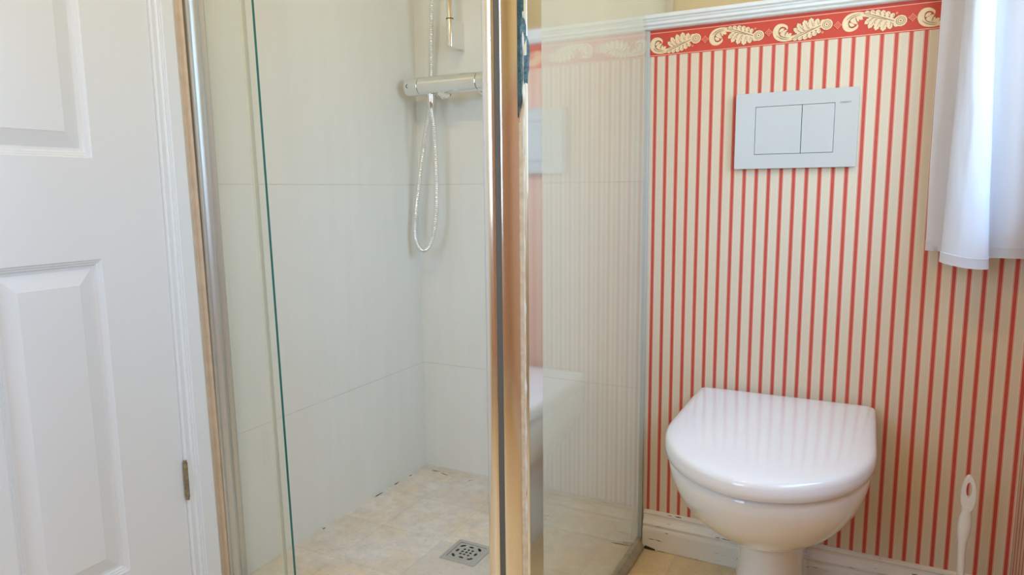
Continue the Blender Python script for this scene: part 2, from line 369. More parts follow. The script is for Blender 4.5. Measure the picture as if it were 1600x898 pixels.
# window
wf = MB(); X0, X1 = XR + .10, XR + .16
for y0, y1, z0, z1 in ((WY0, WY1, WZ0, WZ0 + .05), (WY0, WY1, WZ1 - .05, WZ1), (WY0, WY0 + .05, WZ0 + .05, WZ1 - .05), (WY1 - .05, WY1, WZ0 + .05, WZ1 - .05), ((WY0 + WY1) / 2 - .02, (WY0 + WY1) / 2 + .02, WZ0 + .05, WZ1 - .05)):
    wf.box(X0, X1, y0, y1, z0, z1)
wn = struct(wf.build('window_1', M['paint_white'], smooth=False, bevel=(.004, 2)), 'white casement window in the right wall', 'window')
MB().box(XR + .128, XR + .132, WY0 + .05, WY1 - .05, WZ0 + .05, WZ1 - .05).build('window_pane', M['pane'], wn, smooth=False)
MB().box(XR - .02, XR + .10, WY0 - .02, WY1 + .02, WZ0 - .018, WZ0 + .002).build('window_sill', M['paint_white'], wn, smooth=False, bevel=(.004, 2))

# dado rail round the room, baseboards
rail_prof = [(.18, 0.0), (-.026, 0.0), (-.027, -.003), (-.027, -.0085), (-.0225, -.0105), (-.0225, -.0135), (-.0195, -.0155), (-.0195, -.0215), (-.0135, -.0245), (-.0135, -.0275), (-.010, -.0300), (0.0, -.0310), (0.0, -.014), (.18, -.014)]
tr = MB().prism([(a, b) for a, b in rail_prof], (-.006, 0, RAIL), (0, 1, 0), (0, 0, 1), (1, 0, 0), XR + .006)
struct(tr.build('trim_1', M['trim_white'], bevel=(.0008, 1), smooth=False), 'white moulded dado rail capping the wallpapered wall', 'rail')
side_prof = [(0.0, 0.0), (-.026, 0.0), (-.027, -.003), (-.027, -.0085), (-.0225, -.0105), (-.0225, -.0135), (-.0195, -.0155), (-.0195, -.0215), (-.0135, -.0245), (-.0135, -.0275), (-.010, -.0300), (0.0, -.0310)]
t2 = MB()
t2.prism(side_prof, (XR, YR, RAIL), (1, 0, 0), (0, 0, 1), (0, 1, 0), WY0 - YR).prism(side_prof, (XR, WY1, RAIL), (1, 0, 0), (0, 0, 1), (0, 1, 0), -.027 - WY1)
struct(t2.build('trim_2', M['trim_white'], smooth=False), 'white dado rail along the window wall', 'rail')
struct(MB().prism(side_prof, (XL, YR, RAIL), (0, -1, 0), (0, 0, 1), (1, 0, 0), max(.01, RX0 - XL)).prism(side_prof, (RX1, YR, RAIL), (0, -1, 0), (0, 0, 1), (1, 0, 0), XR - RX1 - .027).build('trim_3', M['trim_white'], smooth=False), 'white dado rail along the rear wall', 'rail')
base_prof = [(0.0, .100), (-.004, .0995), (-.0075, .0975), (-.0085, .093), (-.0060, .089), (-.0065, .084), (-.0095, .077), (-.0150, .0715), (-.0170, .0690), (-.0165, .0655), (-.0130, .0625), (-.0135, .0600), (-.0175, .0570), (-.0185, .052), (-.0185, .004), (-.0165, .0), (0.0, .0)]
bb = MB().prism(base_prof, (.012, 0, 0), (0, 1, 0), (0, 0, 1), (1, 0, 0), XR - .012)
for pts in ([(.016, .0005), (.020, .0100), (.028, .0085), (.040, .0062), (.046, .0048), (.046, .0006)],):
    bb.add([(x, -.0190, z) for x, z in pts], [tuple(range(len(pts)))], 1)
struct(bb.build('baseboard_back', [M['base'], M['crack']], smooth=False), 'chipped cream moulded baseboard under the wallpaper', 'baseboard')
struct(MB().prism(base_prof, (XR, YR, 0), (1, 0, 0), (0, 0, 1), (0, 1, 0), -.02 - YR).build('baseboard_right', M['base'], smooth=False))
struct(MB().prism(base_prof, (XL - .01, YR, 0), (0, -1, 0), (0, 0, 1), (1, 0, 0), XR - XL - .01).build('baseboard_rear', M['base'], smooth=False))

# ------------------------------------------------------------------ wallpaper border with acanthus scrolls
def petal(ax, ay, bx, by, wd, notch=3):
    """pointed, lobed leaflet from a (root) to b (tip)"""
    a = Vector((ax, ay)); b = Vector((bx, by)); d = b - a; n = Vector((-d.y, d.x)).normalized(); L = []; Rr = []
    prof = ((0, .30), (.20, .85), (.38, 1.25), (.45, .95), (.60, 1.35), (.68, .95), (.82, 1.0), (.88, .58), (1, 0))
    for t_, w_ in prof: L.append(a + d * t_ + n * wd * w_ * .5); Rr.append(a + d * t_ - n * wd * w_ * .5)
    return L + list(reversed(Rr[:-1]))
def ribbon(pts, ws):
    P = catmull([(x, y, w_) for (x, y), w_ in zip(pts, ws)], 5); L = []; Rr = []
    for i, p in enumerate(P):
        q = P[min(i + 1, len(P) - 1)] - P[max(i - 1, 0)]; n = Vector((-q.y, q.x, 0)).normalized()
        L.append((p.x + n.x * p.z / 2, p.y + n.y * p.z / 2)); Rr.append((p.x - n.x * p.z / 2, p.y - n.y * p.z / 2))
    return L, Rr
def border_mesh(length, u_start, first=0, pitch=0.1362, detail=True):
    """flat strip in (u, v) with printed scrolls; v is 0 at its middle. returns MB with verts (u, v, w)"""
    mb = MB(); h = .0272
    mb.box(0, length, -h, h + .0052, 0, .0004, 0)
    for v_ in (-h + .0016, h - .0026): mb.box(0, length, v_, v_ + .0012, .0004, .0006, 1)
    if not detail: return mb
    def flat(pts, w_, mi):
        pts = [(p[0], p[1]) for p in pts]
        if any(p[0] < 0.0005 or p[0] > length - .0005 for p in pts):
            pts = [(min(max(p[0], .0005), length - .0005), p[1]) for p in pts]
            if max(p[0] for p in pts) - min(p[0] for p in pts) < 1e-4: return
        mb.add([(p[0], p[1], w_) for p in pts], [tuple(range(len(pts)))], mi)
    def strip(L, Rr, w_, mi):
        for i in range(len(L) - 1):
            if all(0 < p[0] < length for p in (L[i], L[i + 1], Rr[i])): mb.add([(*L[i], w_), (*L[i + 1], w_), (*Rr[i + 1], w_), (*Rr[i], w_)], [(0, 1, 2, 3)], mi)
    k = 0; u = u_start
    S = .118 / 470
    while u < length:
        sg = 1 if (k + first) % 2 == 0 else -1
        def T(x, y): # crop pixels, deskewed -> border space
            cy = 437 - .121 * (x - 100)
            return (u + (x - 95) * S, sg * (cy - y) * .0500 / 223)
        z = [0.0008]
        def zz(): z[0] += .00002; return z[0]
        # hooked tail
        pts = [(212, 412), (206, 388), (172, 374), (135, 392), (120, 440), (142, 484), (196, 500), (262, 486), (330, 452)]
        L, Rr = ribbon([T(*p) for p in pts], [x * S for x in (8, 18, 26, 40, 48, 50, 42, 34, 26)]); strip(L, Rr, zz(), 2)
        for a, b, w_ in (((150, 470), (214, 418), 24), ((165, 480), (222, 440), 24), ((196, 492), (250, 448), 24), ((140, 440), (190, 400), 22)):
            flat(petal(*T(*a), *T(*b), w_ * S), zz(), 2)
        # fan of leaflets, drawn from the far ends towards the rosette
        fan = [((330, 455), (262, 402), 30), ((345, 448), (292, 356), 34), ((372, 430), (344, 326), 38), ((405, 412), (398, 306), 40), ((438, 392), (452, 312), 34), ((480, 372), (500, 322), 30),
               ((300, 478), (262, 512), 26), ((330, 468), (306, 512), 28), ((362, 455), (352, 506), 30), ((392, 440), (396, 492), 30), ((420, 425), (436, 472), 30), ((450, 410), (472, 446), 26)]
        for a, b, w_ in fan:
            ex = (b[0] + (b[0] - a[0]) * .05, b[1] + (b[1] - a[1]) * .05)
            flat(petal(*T(*a), *T(*ex), (w_ + 7) * S), zz(), 5); flat(petal(*T(*a), *T(*b), (w_ + 2) * S), zz(), 2)
        L, Rr = ribbon([T(*p) for p in ((262, 486), (330, 456), (400, 418), (470, 380), (512, 340))], [x * S for x in (30, 34, 34, 36, 30)]); strip(L, Rr, zz(), 2)
        # veins
        w0 = zz()
        for a, b, w_ in fan:
            a2 = (a[0] * .75 + b[0] * .25 + 14, a[1] * .75 + b[1] * .25); bb_ = (a[0] * .22 + b[0] * .78, a[1] * .22 + b[1] * .78)
            L, Rr = ribbon([T(*a2), T(*bb_)], [4.2 * S, 1.2 * S]); strip(L, Rr, zz(), 3)
        for pl, ws in ((((250, 500), (330, 462), (410, 415), (485, 372)), (3, 5, 6, 4)), (((270, 478), (340, 440), (420, 400)), (2, 4, 3)), (((190, 402), (160, 400), (146, 440), (168, 478), (230, 492)), (3, 5, 5, 5, 2)),
                       (((128, 470), (165, 496), (225, 506)), (2, 4, 2)), (((196, 470), (206, 440), (214, 425)), (4, 5, 3))):
            L, Rr = ribbon([T(*p) for p in pl], [x * S for x in ws]); strip(L, Rr, zz(), 3)
        # rosette
        cx, cy = T(522, 368)
        def disc(r, n=22, rip=0): return [(cx + math.cos(2 * math.pi * i / n) * r * (1 + (rip if i % 2 else 0)), cy + math.sin(2 * math.pi * i / n) * r * .95 * (1 + (rip if i % 2 else 0))) for i in range(n)]
        for r, mi, rip in ((45 * S, 2, .04), (34 * S, 3, 0), (30 * S, 2, 0), (20 * S, 3, .25), (16 * S, 2, .25), (6 * S, 3, 0)): flat(disc(r, rip=rip), zz(), mi)
        # small flower by the rosette and the diamond between motifs
        fx, fy = T(492, 440)
        flat([(fx + math.cos(math.radians(30 * i)) * 13 * S * (1 if i % 2 else .6), fy + math.sin(math.radians(30 * i)) * 13 * S * (1 if i % 2 else .6)) for i in range(12)], zz(), 4)
        qx, qy = u + (605 - 95) * S, 0.0
        if qx < length - .01:
            for r, mi in ((34, 4), (24, 0), (15, 4), (9, 0)):
                rr = r * S; pts = []
                for i in range(8):
                    a = math.radians(45 * i); q = rr if i % 2 == 0 else rr * .62; pts.append((qx + math.cos(a) * q, qy + math.sin(a) * q))
                flat(pts, zz(), mi)
        u += pitch; k += 1
    return mb
def place_mb(mb, fn):
    mb.v = [tuple(fn(*p)) for p in mb.v]; return mb
BM = [M['border'], M['border_line'], M['leaf'], M['vein'], M['diamond'], M['outline']]
ZB = 1.2490
bd = place_mb(border_mesh(XR - .004, .0055 - .004, 0), lambda u, v_, w_: (u + .004, -.0002 - w_, ZB + v_)).build('wallpaper_border', BM, wb, smooth=False)
bd['label'] = 'red paper border with cream acanthus scrolls'
wrobj = bpy.data.objects['wall_right']
place_mb(border_mesh(-WY1, .004, 1), lambda u, v_, w_: (XR - .0002 - w_, WY1 + u, ZB + v_)).build('wallpaper_border', BM, wrobj, smooth=False)
place_mb(border_mesh(WY0 - YR, .004, 0), lambda u, v_, w_: (XR - .0002 - w_, YR + u, ZB + v_)).build('wallpaper_border', BM, wrobj, smooth=False)

# ------------------------------------------------------------------ white panelled door and its casing
YD0, YD1, ZD1 = -1.475, -0.7112, 1.985
panels = []
for y0, y1 in ((-1.046, -0.848), (-1.342, -1.144)):
    panels += [(y0, y1, .163, .794), (y0, y1, .982, 1.575), (y0, y1, 1.69, 1.87)]
xs = XL
def pt(y, z, d): return (xs + d, y, z)
dm = MB()
ys = sorted({YD0, YD1} | {p[0] for p in panels} | {p[1] for p in panels}); zs = sorted({.006, ZD1} | {p[2] for p in panels} | {p[3] for p in panels})
for i in range(len(ys) - 1):
    for j in range(len(zs) - 1):
        cy, cz = (ys[i] + ys[i + 1]) / 2, (zs[j] + zs[j + 1]) / 2
        if any(p[0] < cy < p[1] and p[2] < cz < p[3] for p in panels): continue
        dm.add([pt(ys[i], zs[j], 0), pt(ys[i + 1], zs[j], 0), pt(ys[i + 1], zs[j + 1], 0), pt(ys[i], zs[j + 1], 0)], [(0, 1, 2, 3)])
dm.add([(xs - .040, y, z) for z in (.006, ZD1) for y in (YD0, YD1)] + [pt(y, z, 0) for z in (.006, ZD1) for y in (YD0, YD1)], [(0, 2, 3, 1), (0, 1, 5, 4), (2, 6, 7, 3), (0, 4, 6, 2), (1, 3, 7, 5)])
step = ((0, 0), (.0022, -.0025), (.0045, -.0028), (.0070, -.0052), (.0090, -.0055), (.0120, -.0090), (.0170, -.0095), (.0440, -.0015), (.0455, -.0008))
for y0, y1, z0, z1 in panels:
    rg = [[pt(y0 + a, z0 + a, d), pt(y1 - a, z0 + a, d), pt(y1 - a, z1 - a, d), pt(y0 + a, z1 - a, d)] for a, d in step]
    dm.rings(rg, 0, cap0=False, cap1=True)
door = struct(dm.build('door_1', M['paint_white'], smooth=False), 'white panelled door at the left edge', 'door')
hb = MB()
for z0, z1 in ((.262, .287), (.289, .312), (.314, .339)):
    hb.cyl((xs + .006, -.7105, z0), (xs + .006, -.7105, z1), .0046, n=20)
hb.cyl((xs + .006, -.7105, .256), (xs + .006, -.7105, .345), .0036, n=16)
hb.build('hinge', M['brass'], door)['label'] = 'tarnished metal hinge knuckle'
hb2 = MB()
for z0, z1 in ((1.662, 1.687), (1.689, 1.712), (1.714, 1.739)): hb2.cyl((xs + .006, -.7105, z0), (xs + .006, -.7105, z1), .0046, n=20)
hb2.build('hinge', M['brass'], door)
kn = MB().tube([(xs, -1.41, 1.0), (xs + .006, -1.41, 1.0), (xs + .0061, -1.41, 1.0), (xs + .035, -1.41, 1.0), (xs + .042, -1.41, 1.0), (xs + .055, -1.41, 1.0), (xs + .066, -1.41, 1.0), (xs + .069, -1.41, 1.0)], [.024, .024, .010, .009, .020, .026, .018, .001], 24)
kn.build('door_knob', M['chrome'], door)
# casing profile (depth from wall plane XL, across)
cp = [(-.010, 0), (-.010, .069), (.013, .069), (.015, .066), (.015, .030), (.012, .028), (.0125, .026), (.009, .0245), (.0095, .020), (.006, .016), (.007, .004), (.004, .0015), (-.001, 0.0)]
cs = MB(); LB = .0145
cs.rings([[(XL + a, -.7105 + b * (.97 - LB * z / .069), z) for a, b in cp] for z in (0, 2.06)])
cs.prism([(a, -b) for a, b in cp], (XL, -1.478, 0), (1, 0, 0), (0, 1, 0), (0, 0, 1), 2.06)
cs.prism(cp, (XL, -1.478, 1.990), (1, 0, 0), (0, 0, 1), (0, 1, 0), .7675)
struct(cs.build('trim_4', M['paint_white'], smooth=False), 'white moulded casing between the door and the shower', 'casing')
bp_ = [(-.010, 0), (-.003, 0), (.001, .004), (.003, .008), (.001, .0125), (-.002, .0135), (-.002, .017), (.003, .020), (.0045, .0235), (.0035, .027), (-.002, .0285), (-.0035, .033), (-.002, .0385), (-.010, .0385)]
struct(MB().prism(bp_, (XL, -.6405, 0), (1, 0, 0), (0, 1, 0), (0, -LB, 1), H).build('trim_5', M['bead'], angle=50), 'beige ribbed bead beside the shower profile', 'trim')

# ------------------------------------------------------------------ shower enclosure: side screen
ss = thing('shower_side_screen', (0, -.60, 0), 'fixed clear glass side screen between corner post and striped wall', 'shower screen')
GZ = 1.95
outer = [(-.604, .020), (-.004, .020), (-.004, RAIL + .004), (YB - .004, RAIL + .004), (YB - .004, GZ), (-.604, GZ)]
v, f = poly_holes(outer, [], .006, lambda a, b, c: (.003 + c, a, b))
g = MB().add(v, f); gl = g.build('glass_panel', [M['glass'], M['edge']], ss, smooth=False)
for p in gl.data.polygons:
    if abs(p.normal.x) < .5: p.material_index = 1
MB().box(-.004, .0065, -.008, -.0005, .014, RAIL - .032).build('wall_channel', M['channel'], ss, smooth=False, bevel=(.001, 2))['label'] = 'narrow metal channel against the wallpaper'
MB().box(-.008, .008, YB - .012, YB - .0005, RAIL + .002, GZ).build('wall_channel', M['bead'], ss, smooth=False, bevel=(.001, 2))
sill = [(-.010, 0), (.018, 0), (.0165, .007), (.010, .016), (.0055, .022), (-.006, .022)]
MB().prism(sill, (0, -.60, .0003), (1, 0, 0), (0, 0, 1), (0, 1, 0), .5995).build('bottom_seal', M['grime'], ss, smooth=False)['label'] = 'grubby silicone sill under the glass'

# corner post: rounded chrome profiles, magnetic seal, peeling film
cpst = thing('shower_corner_post', (-.035, -.63, 0), 'tall polished chrome corner post with grey seal and peeling edge film', 'post')
PZ0, PZ1 = .004, 1.97
def extr(plan, z0, z1): return MB().rings([[(x, y, z0) for x, y in plan], [(x, y, z1) for x, y in plan]])
def arc_plan(x0, x1, yface, depth, yback, n=14, bias=0.0):
    out = []
    for i in range(n + 1):
        t_ = i / n; a = math.pi * t_
        out.append((x0 + (x1 - x0) * (1 - math.cos(a)) / 2, yface + depth - depth * math.sin(a) ** .8))
    return out + [(x1, yback), (x0, yback)]
extr(arc_plan(-.0770, -.0505, -.6645, .0085, -.612), PZ0, PZ1).build('door_profile', M['chrome_soft'], cpst, angle=50)['label'] = 'narrow rounded chrome profile left of the seal'
MB().box(-.0510, -.0400, -.6650, -.615, PZ0, PZ1).build('magnetic_seal', M['rubber'], cpst, smooth=False)['label'] = 'dark grey magnetic seal strip'
plan = [(-.0405, -.612), (-.0405, -.6655), (-.0399, -.6668)]
for i in range(13):
    t_ = i / 12; plan.append((-.0390 + .0270 * t_, -.6668 + .0085 * t_ + .0055 * t_ * t_))
plan += [(-.0115, -.6530), (-.0115, -.612)]
extr(plan, PZ0, PZ1).build('corner_profile', M['chrome_soft'], cpst, angle=50)['label'] = 'wide rounded chrome profile right of the seal'
# bared strip with ragged edges
def ragged(x0, x1, z0, z1, amp, n, y, th, taper=None):
    A = []; B = []
    for i in range(n + 1):
        z = z0 + (z1 - z0) * i / n; t_ = (z - z0) / (z1 - z0)
        wl_ = 1.0 if taper is None else min(1.0, taper(t_))
        A.append((x0 - amp * .3 * random.random(), z)); B.append((x0 + (x1 - x0) * wl_ + amp * (random.random() - .5) * 1.6, z))
    lp = A + list(reversed(B)); return poly_holes(lp, [], th, lambda a, b, c: (a, y - c - th, b))
v, f = ragged(-.0115, -.0020, .02, 1.02, .0028, 230, -.6562, .0012)
MB().add(v, f).box(-.0113, -.0012, -.655, -.615, PZ0, PZ1).build('bared_edge_strip', M['worn'], cpst, smooth=False)['label'] = 'ragged bared strip where the film has peeled'
v, f = ragged(-.0118, -.0022, 1.028, PZ1, .0012, 90, -.6572, .0016, taper=lambda t_: min(1, t_ * 14 + .05))
MB().add(v, f).build('edge_film', M['teal'], cpst, smooth=False)['label'] = 'dark blue-green film on the upper edge'
fl = [(-.0060, 1.060), (-.0035, 1.068), (-.0012, 1.078), (.0020, 1.080), (.0050, 1.078), (.0066, 1.092), (.0085, 1.099), (.0082, 1.112), (.0090, 1.125), (.0076, 1.137), (.0050, 1.146), (.0032, 1.152), (.0028, 1.163), (-.0005, 1.176), (-.0040, 1.178), (-.0066, 1.165), (-.0070, 1.12)]
v, f = poly_holes(fl, [], .0010, lambda a, b, c: (a, -.6605 - c + .0015 * math.sin(b * 90), b))
MB().add(v, f).build('film_flake', M['flake'], cpst, smooth=False)['label'] = 'curled pale blue flake of film'
MB().box(-.0012, .0040, -.6600, -.6055, PZ0, PZ1).build('side_strip', M['chrome'], cpst, smooth=False, bevel=(.0006, 2))['label'] = 'flat mirror-bright strip clasping the side glass'
# white sealant squeezed out at the edge
sq = MB(); zq = [.33 + i * .004 for i in range(215)]
sq.tube([(-.0022 + .0008 * noise.noise(Vector((0, z * 30, 0))), -.6601, z) for z in zq], [max(.0002, .0009 + .0022 * noise.noise(Vector((3, z * 38, 0)))) for z in zq], 8)
sq.build('sealant_bead', M['brush'], cpst)['label'] = 'thin uneven white sealant bead'

# front screen at the left wall
fs = thing('shower_front_screen', (-.775, -.60, 0), 'narrow clear glass front panel with green edge beside the door casing', 'shower screen')
LEAN = math.radians(1.25)
def lean(p): # the pane leans a little out of plumb towards the post
    x, y, z = p; a = .25
    return (x - (z - a) * math.tan(LEAN), y, z)
fg = MB()
pl = [(-.782, .010), (-.607, .010), (-.607 - 0, 1.95), (-.782, 1.95)]
fx0 = -.768
vv = []
for (x, z) in ((fx0, .012), (-.6085, .012), (-.6085, 1.95), (fx0, 1.95)):
    vv.append((x, z))
def lx(x, z): return x if x < -.70 else x - (z - .10) * math.tan(LEAN)
vv = [(lx(x, z), z) for x, z in vv]
v, f = poly_holes(vv, [], .006, lambda a, b, c: (a, -.603 - c, b))
fgo = MB().add(v, f).build('glass_panel', [M['glass'], M['edge']], fs, smooth=False)
for p in fgo.data.polygons:
    if p.normal.x > .5: p.material_index = 1
sv = [(lx(x, z), z) for x, z in ((-.6505, .012), (-.6440, .012), (-.6440, 1.95), (-.6505, 1.95))]
v, f = poly_holes(sv, [], .0025, lambda a, b, c: (a, -.5965 - c, b))
sv2 = [(lx(x, z), z) for x, z in ((-.6440, .012), (-.6385, .012), (-.6385, 1.95), (-.6440, 1.95))]
v2, f2 = poly_holes(sv2, [], .0045, lambda a, b, c: (a, -.5965 - c, b))
MB().add(v, f).add(v2, f2, 1).build('seal_strip', [M['seal'], M['seal2']], fs, smooth=False)['label'] = 'pale ribbed seal strip along the pane'
wp = [(0, 0), (.010, 0), (.0125, .002), (.013, .0045), (.0105, .006), (.0105, .008), (.014, .010), (.020, .012), (.0245, .0155), (.0250, .020), (.0215, .024), (.0215, .0265), (.026, .029), (.030, .033), (.0300, .0365), (.012, .0385), (0, .0385)]
MB().prism([(a * .68, b) for a, b in wp], (XL + .0003, -.6150, 0), (1, 0, 0), (0, 1, 0), (0, -LB * .7, 1), 1.97).build('wall_profile', M['alu'], fs, angle=30)['label'] = 'grooved chrome profile fixed to the wall'
MB().box(XL + .012, -.607, -.607, -.593, .0005, .013).build('bottom_seal', M['grime'], fs, smooth=False)

# ------------------------------------------------------------------ floor drain
dr = thing('floor_drain', (dx, dy, 0), 'square steel drain with slotted grate in the shower floor', 'drain')
def sq_loop(h_, r=.002): return rrect(dx - h_, dx + h_, dy - h_, dy + h_, r, 3)
v, f = poly_holes(sq_loop(.050), [rrect(dx - .0385, dx + .0385, dy - .0385, dy + .0385, .004, 3)], .006, lambda a, b, c: (a, b, .003 + c))
MB().add(v, f).build('frame', M['satin'], dr, smooth=False, bevel=(.0006, 2))
holes = []
def oval(cx, cy, a, b, rot=0, n=14):
    c, s_ = math.cos(rot), math.sin(rot)
    return [(dx + cx + c * a * math.cos(2 * math.pi * i / n) - s_ * b * math.sin(2 * math.pi * i / n), dy + cy + s_ * a * math.cos(2 * math.pi * i / n) + c * b * math.sin(2 * math.pi * i / n)) for i in range(n)]
for i in (-1, 0, 1):
    for j in (-1, 0, 1): holes.append(oval(i * .0115, j * .0115, .0036, .0036))
for s_ in (-1, 1):
    holes.append(oval(0, s_ * .0265, .0070, .0036)); holes.append(oval(s_ * .0265, 0, .0036, .0070))
for sx in (-1, 1):
    for sy in (-1, 1):
        C0 = (sx * .0185, sy * .0185); lp = []
        for i in range(9): a = math.pi / 2 * i / 8; lp.append((dx + C0[0] + sx * .0125 * math.cos(a), dy + C0[1] + sy * .0125 * math.sin(a)))
        for i in range(8, -1, -1): a = math.pi / 2 * i / 8; lp.append((dx + C0[0] + sx * .0055 * math.cos(a), dy + C0[1] + sy * .0055 * math.sin(a)))
        holes.append(lp)
v, f = poly_holes(rrect(dx - .0378, dx + .0378, dy - .0378, dy + .0378, .004, 3), holes, .0020, lambda a, b, c: (a, b, .0022 + c))
MB().add(v, f).build('grate', M['satin'], dr, smooth=False)

# ------------------------------------------------------------------ shower fittings
AY, AZ = .118, 1.2240
mx = thing('shower_mixer', (-.62, YB, AZ), 'chrome thermostatic shower mixer bar on the tiled wall', 'shower mixer')
def lathe_x(xs_rs, n=40):
    mb = MB(); rg = [[(x, AY + r * math.cos(2 * math.pi * k / n), AZ + r * math.sin(2 * math.pi * k / n)) for k in range(n)] for x, r in xs_rs]
    return mb.rings(rg)
lathe_x([(-.7245, .0262), (-.7235, .0272), (-.5275, .0272), (-.5265, .0262)]).build('body', M['chrome'], mx)
def knob(s_):
    o = -.6255; P = [(.1000, .0255), (.1005, .0268), (.1010, .0272), (.1400, .0272), (.1460, .0262), (.1490, .0230), (.1495, .0180), (.1495, .0020)]
    return lathe_x([(o + s_ * a, r) for a, r in P])
for s_, lb in ((-1, 'chrome end handle with a small grip notch'), (1, 'chrome end handle')):
    k_ = knob(s_); ko = k_.build('handle', M['chrome'], mx); ko['label'] = lb
    gr = MB(); xs_ = -.6255 + s_ * .1350
    arc = [(xs_ + s_ * .0055 * math.sin(math.pi * i / 10) - s_ * .004, AY - math.sqrt(.0276 ** 2 - ((i - 5) * .0011) ** 2), AZ + (i - 5) * .0011) for i in range(11)]
    gr.tube(arc, .0007, 8); gr.build('grip_mark', M['gap'], ko)
for x in (-.70, -.55):
    MB().tube([(x, YB, AZ), (x, YB - .008, AZ), (x, YB - .010, AZ), (x, YB - .0105, AZ), (x, AY + .02, AZ)], [.030, .030, .026, .014, .013], 28).build('wall_union', M['chrome'], mx)
MB().tube([(-.6920, AY, AZ - .022), (-.6920, AY, AZ - .030), (-.6920, AY, AZ - .0305), (-.6920, AY, AZ - .040)], [.0115, .0115, .0098, .0098], 24).build('hose_outlet', M['chrome'], mx)
MB().tube([(-.655, AY - .004, AZ - .0255), (-.640, AY - .008, AZ - .033), (-.622, AY - .014, AZ - .036), (-.612, AY - .018, AZ - .034)], [.010, .009, .006, .003], 14).build('diverter_lever', M['chrome'], mx)

hs = thing('shower_hose', (-.6920, AY, AZ - .04), 'ribbed chrome shower hose hanging in a loop below the mixer', 'hose')
hp = catmull([(-.6920, AY, AZ - .030), (-.6915, AY, AZ - .075), (-.684, AY, 1.10), (-.6820, AY + .002, 1.00), (-.6840, AY + .004, .88), (-.697, AY + .005, .79), (-.722, AY + .006, .742), (-.750, AY + .008, .736), (-.7720, AY + .012, .775), (-.772, AY + .020, .85),
              (-.758, AY + .030, .97), (-.743, AY + .040, 1.08), (-.733, AY + .052, 1.17), (-.7285, AY + .055, 1.23), (-.722, AY + .052, 1.30), (-.7100, AY + .040, 1.40), (-.698, AY + .030, 1.52), (-.680, AY + .010, 1.68), (-.655, AY - .02, 1.80), (-.640, AY - .035, 1.838)], 70)
ln = 0; rad = []
for i, p in enumerate(hp):
    if i: ln += (p - hp[i - 1]).length
    rad.append(.0072 + .0012 * math.sin(ln * 2 * math.pi / .0062))
MB().tube(hp, rad, 14).build('ribbed_tube', M['chrome'], hs, angle=80)
MB().tube([(-.6920, AY, AZ - .0405), (-.6920, AY, AZ - .062), (-.6915, AY, AZ - .066)], [.0105, .0092, .007], 20).build('hose_nut', M['chrome'], hs)

sr = thing('shower_slide_rail', (-.634, YB, 1.37), 'chrome shower slide rail ending in a squared wall bracket', 'shower rail')
MB().cyl((-.634, .140, 1.405), (-.634, .140, 1.975), .0095, n=28).build('pole', M['chrome'], sr)
def bracket(z0, z1):
    lp = [(-.6440, YB - .0003), (-.6440, .140)] + [(-.634 - .0103 * math.cos(math.pi * i / 12), .140 - .0103 * math.sin(math.pi * i / 12)) for i in range(13)] + [(-.6240, .140), (-.6240, YB - .0003)]
    return MB().rings([[(x, y, z0) for x, y in lp], [(x, y, z1) for x, y in lp]])
bracket(1.333, 1.410).build('bracket', M['chrome'], sr, angle=40, bevel=(.0015, 3))
bracket(1.965, 2.03).build('bracket', M['chrome'], sr, angle=40, bevel=(.0015, 3))
MB().cyl((-.634, .140, 1.410), (-.634, .140, 1.4125), .0112, n=28).build('collar', M['gap'], sr)
MB().box(-.650, -.618, .080, .158, 1.835, 1.875).build('slider', M['chrome'], sr, smooth=False, bevel=(.006, 3))
hd = thing('shower_handset', (-.637, .078, 1.85), 'round chrome handset held high on the slide rail', 'shower head')
MB().tube([(-.638, .080, 1.838), (-.638, .076, 1.88), (-.638, .060, 1.95), (-.638, .045, 1.985)], [.010, .012, .013, .014], 20).build('grip', M['chrome'], hd)
MB().tube([(-.638, .055, 1.992), (-.638, .045, 1.985), (-.638, .030, 1.972), (-.638, .028, 1.970)], [.020, .048, .052, .048], 32).build('spray_head', M['chrome'], hd)

# ------------------------------------------------------------------ toilet
TX = .3335
tl = thing('toilet', (TX, -.26, 0), 'white toilet with closed D-shaped lid against the striped wall', 'toilet')
def dshape(a, yb, yc, yf, z, n=40, r=.012, pw=2.0):
    """outline of a D: back edge at yb, straight sides to yc, half ellipse to yf"""
    pts = []
    for i in range(5):
        t_ = math.pi / 2 * i / 4; pts.append((TX - a + r - r * math.sin(t_) , yb - r + r * math.cos(t_), z))
    for i in range(1, 5): pts.append((TX - a, yb - r + (yc - yb + r) * i / 5, z))
    for i in range(n + 1):
        t_ = math.pi * i / n; c = math.cos(t_); s_ = math.sin(t_)
        e = 2 / pw
        pts.append((TX - a * math.copysign(abs(c) ** e, c), yc + (yf - yc) * abs(s_) ** e, z))
    for i in range(1, 5): pts.append((TX + a, yc + (yb - r - yc) * i / 5, z))
    for i in range(5):
        t_ = math.pi / 2 * i / 4; pts.append((TX + a - r + r * math.cos(t_), yb - r + r * math.sin(t_), z))
    return pts
L_ = [(.4085, .1790, -.27, -.519), (.4060, .1825, -.27, -.524), (.395, .1835, -.27, -.526), (.375, .1810, -.27, -.521), (.350, .1755, -.262, -.508), (.325, .1665, -.252, -.488), (.300, .1540, -.240, -.460), (.275, .1385, -.225, -.424),
      (.250, .1200, -.205, -.380), (.228, .1010, -.185, -.337), (.210, .0830, -.165, -.300), (.196, .0700, -.150, -.272), (.185, 0.0685, -.140, -.255), (.170, 0.0660, -.135, -.246), (.12, 0.0650, -.135, -.244), (.05, 00.0710, -.14, -.248), (.012, 0.0700, -.14, -.256), (.0005, 0.0710, -.14, -.258)]
rg = [dshape(a, -.0195, yc, yf, z) for z, a, yc, yf in reversed(L_)]
bw = MB().rings(rg)
